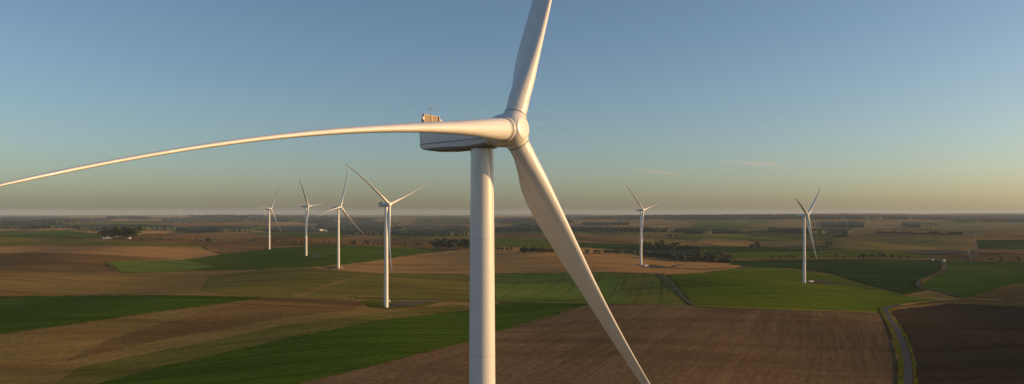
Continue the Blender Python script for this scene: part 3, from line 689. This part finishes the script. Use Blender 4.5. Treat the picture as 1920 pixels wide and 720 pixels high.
# ------------------------------------------------------------------ trees
def leaf_mat(name, cols, seed):
    m = mat(name, cols[0], .8, .2); L = m.node_tree.links; b_ = m.node_tree.nodes['Principled BSDF']
    co = N(m, 'ShaderNodeTexCoord').outputs['Object']; inf = N(m, 'ShaderNodeObjectInfo').outputs['Random']
    col = mix(m, mapr(m, noise(m, co, .33, 3), .4, .6), cols[0], cols[1])
    col = mix(m, mapr(m, inf, .0, 1, 0, .75), col, cols[2])
    L.new(col, b_.inputs['Base Color'])
    return m
LM = [leaf_mat('leaves_dark', ((.024,.044,.012), (.045,.066,.016), (.068,.080,.020)), 0), leaf_mat('leaves_olive', ((.055,.072,.016), (.10,.11,.022), (.13,.125,.026)), 1)]
bark = mat('bark', (.11,.085,.06), .9)
def crown_mesh(seed, n=420, wr=.5, hr=.5, low=.22):
    """unit-height crown of many small leaf clumps gathered in uneven lobes"""
    q = np.random.default_rng(seed); lobes = []
    for i in range(9):
        a = q.uniform(0, 6.28); rr_ = q.uniform(.05, .27)*wr*2; zz = q.uniform(low+.12, .82)
        rr_ *= 1.15-abs(zz-.5)
        lobes.append((rr_*math.cos(a), rr_*math.sin(a), zz, q.uniform(.13, .22)))
    lobes.append((0, 0, .6, .25))
    V = []; Fc = []
    for k in range(n):
        l = lobes[q.integers(len(lobes))]; d = q.normal(size=3); d /= np.linalg.norm(d); rr_ = l[3]*q.uniform(.55, 1.08)
        p = np.array(l[:3])+d*rr_*np.array([wr*2, wr*2, .85])
        nrm = d+q.normal(size=3)*.5; nrm /= np.linalg.norm(nrm); u = np.cross(nrm, q.normal(size=3)); u /= np.linalg.norm(u); v = np.cross(nrm, u); s = q.uniform(.028, .055)
        b = len(V); V += [p+u*s, p+v*s*.8, p-u*s, p-v*s*.8]; Fc.append((b, b+1, b+2, b+3))
    # inner masses so the crown is not see-through everywhere
    for l in lobes:
        b = len(V); ph = (1+5**.5)/2
        ic = [(-1,ph,0),(1,ph,0),(-1,-ph,0),(1,-ph,0),(0,-1,ph),(0,1,ph),(0,-1,-ph),(0,1,-ph),(ph,0,-1),(ph,0,1),(-ph,0,-1),(-ph,0,1)]
        for c in ic:
            c = np.array(c)/1.9*l[3]*.78*q.uniform(.75, 1.1); V.append(np.array(l[:3])+c*np.array([wr*2, wr*2, .85]))
        for f in ((0,11,5),(0,5,1),(0,1,7),(0,7,10),(0,10,11),(1,5,9),(5,11,4),(11,10,2),(10,7,6),(7,1,8),(3,9,4),(3,4,2),(3,2,6),(3,6,8),(3,8,9),(4,9,5),(2,4,11),(6,2,10),(8,6,7),(9,8,1)): Fc.append(tuple(b+t for t in f))
    return mesh('crown', V, Fc)
def trunk_mesh(seed):
    q = random.Random(seed); b = MB(); b.lathe([(-.06, .035), (.02, .026), (.35, .018), (.7, .006)], 8)
    for i in range(5):
        a = q.uniform(0, 6.28); z = q.uniform(.22, .45); b.tube((0, 0, z), (math.cos(a)*.22, math.sin(a)*.22, z+.22), .010, .004, 5)
    me = mesh('trunk', b.V, b.F, True); me.materials.append(bark); return me
CR = []
for i in range(10):
    low = .12 if i % 2 else .2
    me = crown_mesh(40+i, 420, (.42, .5, .6, .36, .55)[i % 5], .5, low); me.materials.append(LM[i % 2 if i < 6 else 0]); CR.append(me)
TRK = [trunk_mesh(i) for i in range(3)]
ORD = 'first second third fourth fifth sixth seventh eighth ninth tenth eleventh twelfth thirteenth fourteenth fifteenth sixteenth seventeenth eighteenth nineteenth twentieth'.split()
def ordinal(n):
    if n < 20: return ORD[n]
    tens = ['', '', 'twenty', 'thirty', 'forty', 'fifty', 'sixty']
    a, b = divmod(n+1, 10); return {2: 'twentieth', 3: 'thirtieth', 4: 'fortieth', 5: 'fiftieth'}[a] if b == 0 else tens[a]+'-'+ORD[b-1]
rt = random.Random(5); n_tree = [0]
def tree(px, py, hpx, label, group, wide=1.0, olive=None):
    x, y = ground_at(px, py); H_ = hpx/F*y*1.3
    t = empty('tree', (x, y, float(hw(x, y))+.15), rt.uniform(0, 6.28)); tag(t, label, 'tree', group)
    i = rt.randrange(10)
    if olive is True: i = (1, 3, 5)[i % 3]
    if olive is False: i = (0, 2, 4, 6, 7, 8, 9)[i % 7]
    c = bpy.data.objects.new('crown', CR[i]); COL.objects.link(c); c.parent = t; c.scale = (H_*wide, H_*wide, H_)
    k = bpy.data.objects.new('trunk', TRK[i % 3]); COL.objects.link(k); k.parent = t; k.scale = (H_, H_, H_)
def row(items, phrase, group, olive=None, wide=1.0):
    items = sorted(items)
    for i, it in enumerate(items):
        tree(it[0], it[1], it[2], '%s tree from left %s' % (ordinal(i), phrase), group, wide*rt.uniform(.85, 1.25), olive if olive is not None else (rt.random() < .35))
zx = [65,128,165,185,205,237,262,278,310,325,345,376,408,440,518,570,615,680,752,775,797,870,905,960,1003,1045,1130,1165,1205,1242,1360,1402]
big = {128:5,237:5,518:6,752:6,775:5,797:7,905:7,1242:7,1360:6}
row([(500+z/4.8, 455+ (z/1400)*8.5, big.get(z, 4)+1) for z in zx], 'in the long row behind the left turbines', 'trees in the long row behind the left turbines')
zx = [1010,1028,1045,1068,1090,1128,1155,1165,1218,1240,1285,1315,1355]
row([(z/3.84, 451.5+(z-1010)/400, 5.5 if z in (1155,1240,1315) else 4.2) for z in zx], 'in the row right of the farm grove', 'trees in the row right of the farm grove')
row([(1410/3.84,454.5,6),(1440/3.84,455,5),(1455/3.84,455,5),(1492/3.84,457,10),(1505/3.84,457,9),(1527/3.84,456.5,6)], 'in the clump left of the farthest turbine', 'clump of trees left of the farthest left turbine')
row([(z/3.84, 453.5, 4.5) for z in (1590,1615,1660,1700,1745,1790,1825,1835,1870)], 'in the sparse row left of the turbines', 'sparse row of trees left of the turbines')
row([(187+i*5.4+rt.uniform(-1, 1), 448.5-rt.uniform(0, 2.5), rt.uniform(14, 20) if i > 2 else 12+i) for i in range(14)], 'in the grove around the white farm buildings', 'grove around the white farm buildings', None, 1.2)
row([(816+i*4.6, 469.5-rt.uniform(0, 2), rt.uniform(14, 18) if i > 1 else 13) for i in range(15)], 'in the dense grove left of the main tower', 'dense grove left of the main tower', None, 1.25)
row([(920+z/4.8, 471, 6.5) for z in (18, 65, 105, 150, 185)], 'in the row just right of the main tower', 'trees right of the main tower')
row([(977+i*5.2, 475.5, rt.uniform(8.5, 11)) for i in range(14)], 'in the dark hedge behind the lower blade', 'dark hedge trees behind the lower blade', False, 1.35)
row([(920+z/4.8, 476.5+(z-850)/250, 8) for z in (855,875,940,962,985,1030,1047,1070,1100,1128,1158,1215,1250,1280,1325)], 'in the row right of the lower blade', 'row of trees right of the lower blade')
# woods in the valley behind the right-hand turbines
wd = []
for i in range(26): wd.append((1206+i*2.6+rt.uniform(-1, 1), 473-rt.uniform(0, 9), rt.uniform(9, 12.5)))
row(wd, 'in the valley wood behind the tan ridge', 'wood behind the turbine right of the big one', None, 1.2)
wd = [(1258+i*3.6+rt.uniform(-1, 1), 474-rt.uniform(0, 4), rt.uniform(8, 11)) for i in range(16)]
row(wd, 'in the middle belt of the valley wood', 'middle belt of the valley wood', None, 1.3)
wd = [(1206+i*5.2, 484+i*.28, rt.uniform(9, 12)) for i in range(12)] + [(1262+i*3.3+rt.uniform(-1, 1), 493-rt.uniform(0, 5), rt.uniform(10, 12)+(7 if 14 < i < 31 else 0)*rt.uniform(.7, 1)) for i in range(32)]
row(wd, 'in the front wood below the tan ridge', 'front wood below the tan ridge', None, 1.2)
row([(1218,448,6),(1256,448,8),(1268,448,8)], 'standing apart above the valley wood', 'single trees above the valley wood')
row([(1411,467,8),(1418.5,466,12),(1423,467,7)], 'in the clump between the right turbines', 'clump between the right turbines')
row([(1449,484.5,5),(1463,485.5,7),(1471,485.5,5),(1479.5,485,6),(1486,485.5,6),(1491,485.5,6),(1522,486,6),(1530,486,5),(1551,484,5),(1567,485.5,8),(1582,486,5),(1611,485,6),(1617,485,8),(1621,485,8),(1628,485,6),(1635,485,7),(1641,485.5,8),(1650,485.5,10),(1657,485.5,9),(1661,486,7),(1674,486,7),(1687,485.5,5),(1704,486,6)], 'in the row behind the dark green field', 'row behind the dark green field')
row([(1812,489,8),(1818,488.5,6),(1860,491.5,7),(1877,490.5,7),(1911,491.5,8)], 'in the line right of the winding road', 'trees right of the winding road')
row([(1572,448,7),(1580,448.5,9),(1588,448,10),(1553,464,10),(1558,463,9),(1561,439.5,6),(1567,439.5,7),(1573,439.5,6)], 'behind the turbine on the green hill', 'trees behind the turbine on the green hill')
row([(1646+i*4.2, 440.5+rt.uniform(-.5, .5), rt.uniform(4.5, 6.5)) for i in range(7)] + [(1678+i*4.3, 441+i*.06, rt.uniform(4.5, 7.5)) for i in range(30)], 'in the far hedge line at right', 'far hedge line at right', False, 1.4)
row([(1322+i*12+rt.uniform(-3, 3), 438.5+rt.uniform(-1, 1), rt.uniform(3.5, 6)) for i in range(14)], 'in the broken hedge between right turbines', 'broken far hedge between the right turbines', False, 1.5)

# ------------------------------------------------------------------ far woods (masses nobody could count)
wood_m = mat('far_wood', (.04,.055,.025), .9, .1); c_ = N(wood_m, 'ShaderNodeTexCoord').outputs['Object']
wood_m.node_tree.links.new(mix(wood_m, mapr(wood_m, noise(wood_m, c_, .012, 4, .7), .4, .62), (.022,.038,.018), (.050,.062,.026)), wood_m.node_tree.nodes['Principled BSDF'].inputs['Base Color'])
def wood(poly, hgt=13):
    V, Fc = drape('wood', world(dens(poly, 3, .35, int(poly[0][0]))), .5, 2, 3)
    if not Fc: return
    q = np.random.default_rng(abs(int(poly[0][0]))+5)
    V = np.array(V); n = len(V)
    e = {}
    for f in Fc:
        for i in range(len(f)):
            k = (f[i-1], f[i]); kk = (min(k), max(k)); e[kk] = None if kk in e else k
    border = [k for k in e.values() if k]; bset = {i for k in border for i in k}
    top = V.copy(); top[:, 2] += hgt*q.uniform(.72, 1.25, n)
    for i in bset: top[i, 2] = V[i, 2]+hgt*q.uniform(.35, .95)
    VV = list(top)+list(V); Fn = list(Fc)+[(b, a, a+n, b+n) for a, b in border]
    if hgt < 0: return
    o = link('woodland', mesh('woodland', VV, Fn), wood_m)
    tag(o, None, None, None, 'stuff')
WOODS = [
 [(1050,408),(1150,406.5),(1300,406),(1500,405.5),(1700,406),(1760,408),(1700,411.5),(1500,411),(1300,412),(1100,411.5)],
 [(1700,408),(1900,406),(2100,406),(2100,411),(1850,413),(1740,412)],
 [(1800,413),(1960,411),(2100,412),(2100,417),(1900,416),(1800,416)],
 [(1540,419.5),(1600,418.5),(1625,421),(1620,427),(1560,428),(1540,425)],
 [(1690,423),(1740,420),(1760,424),(1720,427)],
 [(1040,404.5),(1100,404),(1140,406),(1060,407.5)],
 [(928,412),(1000,410),(1070,413),(1075,417),(1000,416),(928,417)],
 [(960,424),(1010,420),(1070,421),(1060,427),(980,428)],
 [(1090,421),(1180,420),(1180,422.5),(1110,423.5)],
 [(928,431),(1020,429.5),(1100,430),(1200,432),(1300,434),(1390,436),(1390,438),(1280,436.5),(1180,434.5),(1060,433),(928,434)],
 [(1290,438),(1330,437),(1360,439),(1320,440)], [(1440,432),(1520,434),(1600,435),(1590,438),(1500,438.5),(1440,436)],
 [(-220,411),(0,410.5),(130,412),(200,414),(150,418),(0,419),(-220,419)],
 [(-220,421),(0,420),(60,420),(120,424),(150,428),(0,429.5),(-220,431)],
 [(200,408.5),(280,408),(275,411),(205,411)], [(305,414.5),(380,411),(500,411),(500,416),(400,417),(320,418.5)],
 [(140,427.5),(220,425),(330,428),(330,432),(220,432),(150,431)], [(330,431),(380,428),(480,430),(470,435),(360,436)],
 [(500,410),(600,409),(720,411),(700,416),(600,417),(500,416)],
 [(500,427),(560,425),(600,428),(600,436),(540,436),(500,434)], [(595,423),(640,424),(660,428),(640,432.5),(600,429)],
 [(640,418),(720,419),(760,422),(700,427),(650,424)], [(640,430),(720,428),(760,432),(740,440),(660,441),(635,437)],
 [(740,426),(800,423),(860,424),(880,430),(820,433),(760,433)], [(740,437),(880,435),(880,443),(800,443),(740,441)],
 [(780,411),(880,410),(880,414),(800,415)],
 [(1203,475),(1262,475.5),(1316,475),(1312,470),(1255,465),(1206,464)],
 [(1206,479),(1260,485),(1330,490.5),(1374,493.5),(1370,489),(1320,482),(1260,477),(1210,471)],
 [(350,404.5),(500,404),(640,405),(640,407),(450,408),(360,407)],
]
for p in WOODS: wood(p, 6 if p[0] in ((500,427),(740,426)) else 6 if p[0] in ((1203,475),(1206,479)) else 13 if p[0][1] > 415 else 16)

# ------------------------------------------------------------------ farm, village, poles
wallw = mat('wall_white', (.66,.66,.66), .8); roofg = mat('roof_grey', (.22,.20,.20), .7); roofr = mat('roof_tile', (.30,.14,.09), .8); glass = mat('window_glass', (.04,.05,.06), .15)
wallc = mat('wall_cream', (.42,.40,.37), .85)
def house(px, py, w, dp, hh, lab, group, name='house', roof=None, rz=0.2, rh=2.2, cat='house', wm=None):
    x, y = ground_at(px, py); t = empty(name, (x, y, float(hw(x, y))+.6), rz); tag(t, lab, cat, group)
    b = MB(); b.box((-w/2, -dp/2, -1.5), (w/2, dp/2, hh)); b.add([(-w/2, -dp/2, hh), (-w/2, dp/2, hh), (-w/2, 0, hh+rh), (w/2, -dp/2, hh), (w/2, dp/2, hh), (w/2, 0, hh+rh)], [(0, 2, 1), (3, 4, 5)])
    b.build('wall', wm or wallw, t)
    b = MB()
    for s in (-1, 1):
        V = [(-w/2-.4, s*(dp/2+.4), hh-.3), (w/2+.4, s*(dp/2+.4), hh-.3), (w/2+.4, 0, hh+rh+.02), (-w/2-.4, 0, hh+rh+.02)]
        V += [(p[0], p[1], p[2]+.25) for p in V]
        b.add(V, [(0,1,2,3), (7,6,5,4), (0,4,5,1), (1,5,6,2), (2,6,7,3), (3,7,4,0)])
    rf = b.build('roof', roof or roofg, t); n = max(1, int(w/4))
    for i in range(n):
        b = MB(); xx = -w/2+(i+.5)*w/n; b.box((xx-.6, -dp/2-.04, 1), (xx+.6, -dp/2-.003, 2.3)); b.build('window', glass, t)
    return t
house(201, 447.8, 22, 9, 2.6, 'long white barn under the grove at left', 'farm buildings', 'barn', wallw, .1, 2.5, 'barn')
house(242.5, 448.6, 5.5, 5, 5, 'small white farmhouse at the right end of the grove', 'farm buildings', 'house', roofg, .1)
VL = [(586.5,430.5,9,7,9,'tall pale village house left of the third turbine'),(594,434.5,14,9,4,'white village house below the tall pale one'),(602,433,16,9,6,'brightest white village house in the middle of the village'),
      (598,434.6,10,8,4,'low white house between two larger village houses'),(611,434.6,14,9,4,'white village house near the third turbine, rightmost of its group'),(627,431,10,8,4,'lone pale house just left of the third turbine mast'),(606,431.5,12,8,4,'grey roofed house behind the bright white one'),
      (590,432.5,9,8,4,'small house just below the tall pale village house'),(822,433.6,13,9,4,'left one of two white houses left of the main tower'),(830,433.6,13,9,4,'right one of two white houses left of the main tower')]
for i, v in enumerate(VL): house(v[0], v[1], v[2]*1.2, v[3], v[4]*1.1+2, v[5], 'houses of the distant village', 'house', roofr if i % 3 == 2 else roofg, .1+.3*(i % 3), wm=wallw if i == 2 else wallc)
hut = house(1770, 490.5, 4, 4, 3, 'tiny white hut where the winding road tops the field', 'huts on the winding road', 'hut', wallw, .2, 1, 'hut'); house(1749, 489.5, 3, 3, 2.2, 'tiny pale hut left of the winding road', 'huts on the winding road', 'hut', wallw, .2, 1, 'hut')
pole_m = mat('pole_grey', (.25,.245,.23), .6)
def pylon(px, py, hpx, lab, lattice=False):
    x, y = ground_at(px, py); H_ = hpx/F*y; t = empty('power_pylon' if lattice else 'power_pole', (x, y, float(hw(x, y))), .5); tag(t, lab, 'pylon' if lattice else 'power pole', None)
    b = MB()
    if lattice:
        w = H_*.09
        for sx in (-1, 1):
            for sy in (-1, 1):
                b.tube((sx*w, sy*w, -.5), (sx*w*.25, sy*w*.25, H_), .22, .12, 5)
        for k in range(8):
            z0, z1 = H_*k/8, H_*(k+1)/8; a, c = w*(1-.75*k/8), w*(1-.75*(k+1)/8)
            for s in (-1, 1):
                b.tube((-a, s*a, z0), (c, s*c, z1), .08, n=4); b.tube((a, s*a, z0), (-c, s*c, z1), .08, n=4); b.tube((s*a, -a, z0), (s*c, c, z1), .08, n=4); b.tube((s*a, a, z0), (s*c, -c, z1), .08, n=4)
    else: b.lathe([(-.5, .34), (H_, .2)], 10)
    b.build('mast', pole_m, t, not lattice)
    b = MB()
    for z, L_ in (((H_*.7, 5), (H_*.82, 6), (H_*.94, 4)) if lattice else ((H_*.93, 1.8),)):
        b.tube((-L_, 0, z), (L_, 0, z), .16, n=6)
        for s in (-1, 1): b.tube((s*L_, 0, z), (s*L_, 0, z-.9), .09, n=5)
        if lattice: b.tube((-L_, 0, z), (0, 0, z+1.2), .1, n=5); b.tube((L_, 0, z), (0, 0, z+1.2), .1, n=5)
    b.build('crossarm', pole_m, t)
pylon(362, 449, 12, 'thin pale pole above the tree row at left'); pylon(1086.5, 468, 15, 'thin pole just right of the lower blade')
pylon(1541, 478, 15, 'thin pale pole right of the turbine on the green hill'); pylon(1312, 466, 10, 'thin pole above the front wood')
pylon(1817, 486, 20, 'short pale pylon right of the winding road', True); pylon(1827.5, 482, 44, 'tall lattice pylon right of the winding road', True); pylon(1,439,14,'thin pole at the far left edge')

# ------------------------------------------------------------------ haze and clouds
zmin = float(HG.min())-1.5
hz = MB(); hz.box((-27500, -27500, min(zmin, -45)), (27500, 27500, 172))
hm = bpy.data.materials.new('haze'); hm.use_nodes = True; n_ = hm.node_tree.nodes; n_.remove(n_['Principled BSDF'])
pv = n_.new('ShaderNodeVolumePrincipled'); pv.inputs['Color'].default_value = (.72,.84,1.0,1); pv.inputs['Density'].default_value = 3.0e-5; pv.inputs['Anisotropy'].default_value = 0.0
hm.node_tree.links.new(pv.outputs[0], n_['Material Output'].inputs['Volume'])
tag(hz.build('haze', hm), None, None, None, 'stuff')

cm = bpy.data.materials.new('thin_cloud'); cm.use_nodes = True; cn = cm.node_tree.nodes; cl = cm.node_tree.links; cn.remove(cn['Principled BSDF'])
cv = cn.new('ShaderNodeVolumePrincipled'); cv.inputs['Color'].default_value = (1, .97, .94, 1); cv.inputs['Anisotropy'].default_value = .2
tc = cn.new('ShaderNodeTexCoord'); mpn = cn.new('ShaderNodeMapping'); mpn.inputs['Scale'].default_value = (2.2, 1, 1); cl.new(tc.outputs['Object'], mpn.inputs['Vector'])
nz = cn.new('ShaderNodeTexNoise'); nz.inputs['Scale'].default_value = 1.6; nz.inputs['Detail'].default_value = 3; cl.new(mpn.outputs[0], nz.inputs['Vector'])
ln = cn.new('ShaderNodeVectorMath'); ln.operation = 'LENGTH'; cl.new(tc.outputs['Object'], ln.inputs[0])
m1 = cn.new('ShaderNodeMapRange'); cl.new(ln.outputs['Value'], m1.inputs['Value']); m1.inputs['From Min'].default_value = 1; m1.inputs['From Max'].default_value = .1
m2 = cn.new('ShaderNodeMapRange'); cl.new(nz.outputs['Fac'], m2.inputs['Value']); m2.inputs['From Min'].default_value = .38; m2.inputs['From Max'].default_value = .7
mm = cn.new('ShaderNodeMath'); mm.operation = 'MULTIPLY'; cl.new(m1.outputs[0], mm.inputs[0]); cl.new(m2.outputs[0], mm.inputs[1])
m3 = cn.new('ShaderNodeMath'); m3.operation = 'MULTIPLY'; cl.new(mm.outputs[0], m3.inputs[0]); m3.inputs[1].default_value = 1.5e-3
cl.new(m3.outputs[0], cv.inputs['Density']); cl.new(cv.outputs[0], cn['Material Output'].inputs['Volume'])
def cloud(px, py, lpx, tpx, slope, D, lab):
    b = MB(); b.lathe([(-1, .02), (-.9, .43), (-.6, .8), (-.2, .98), (.2, .98), (.6, .8), (.9, .43), (1, .02)], 16, axis='x')
    o = b.build('cloud', cm); s = D/F
    o.location = ((px-CX)*s, D, ZC+(HY-py)*s); o.scale = (lpx/2*s, lpx/3*s, tpx/2*s); o.rotation_euler = (0, slope, 0)
    tag(o, lab, 'cloud', 'thin streaks of cloud above the horizon')
cloud(1235, 323, 110, 7, .10, 26000, 'short bright cloud streak above the turbine by the wood')
cloud(1415, 306, 150, 5, .09, 30000, 'long faint cloud streak left of the top of the right turbine')
cloud(1012, 232, 34, 5, .12, 26000, 'tiny faint wisp just right of the big turbine hub')
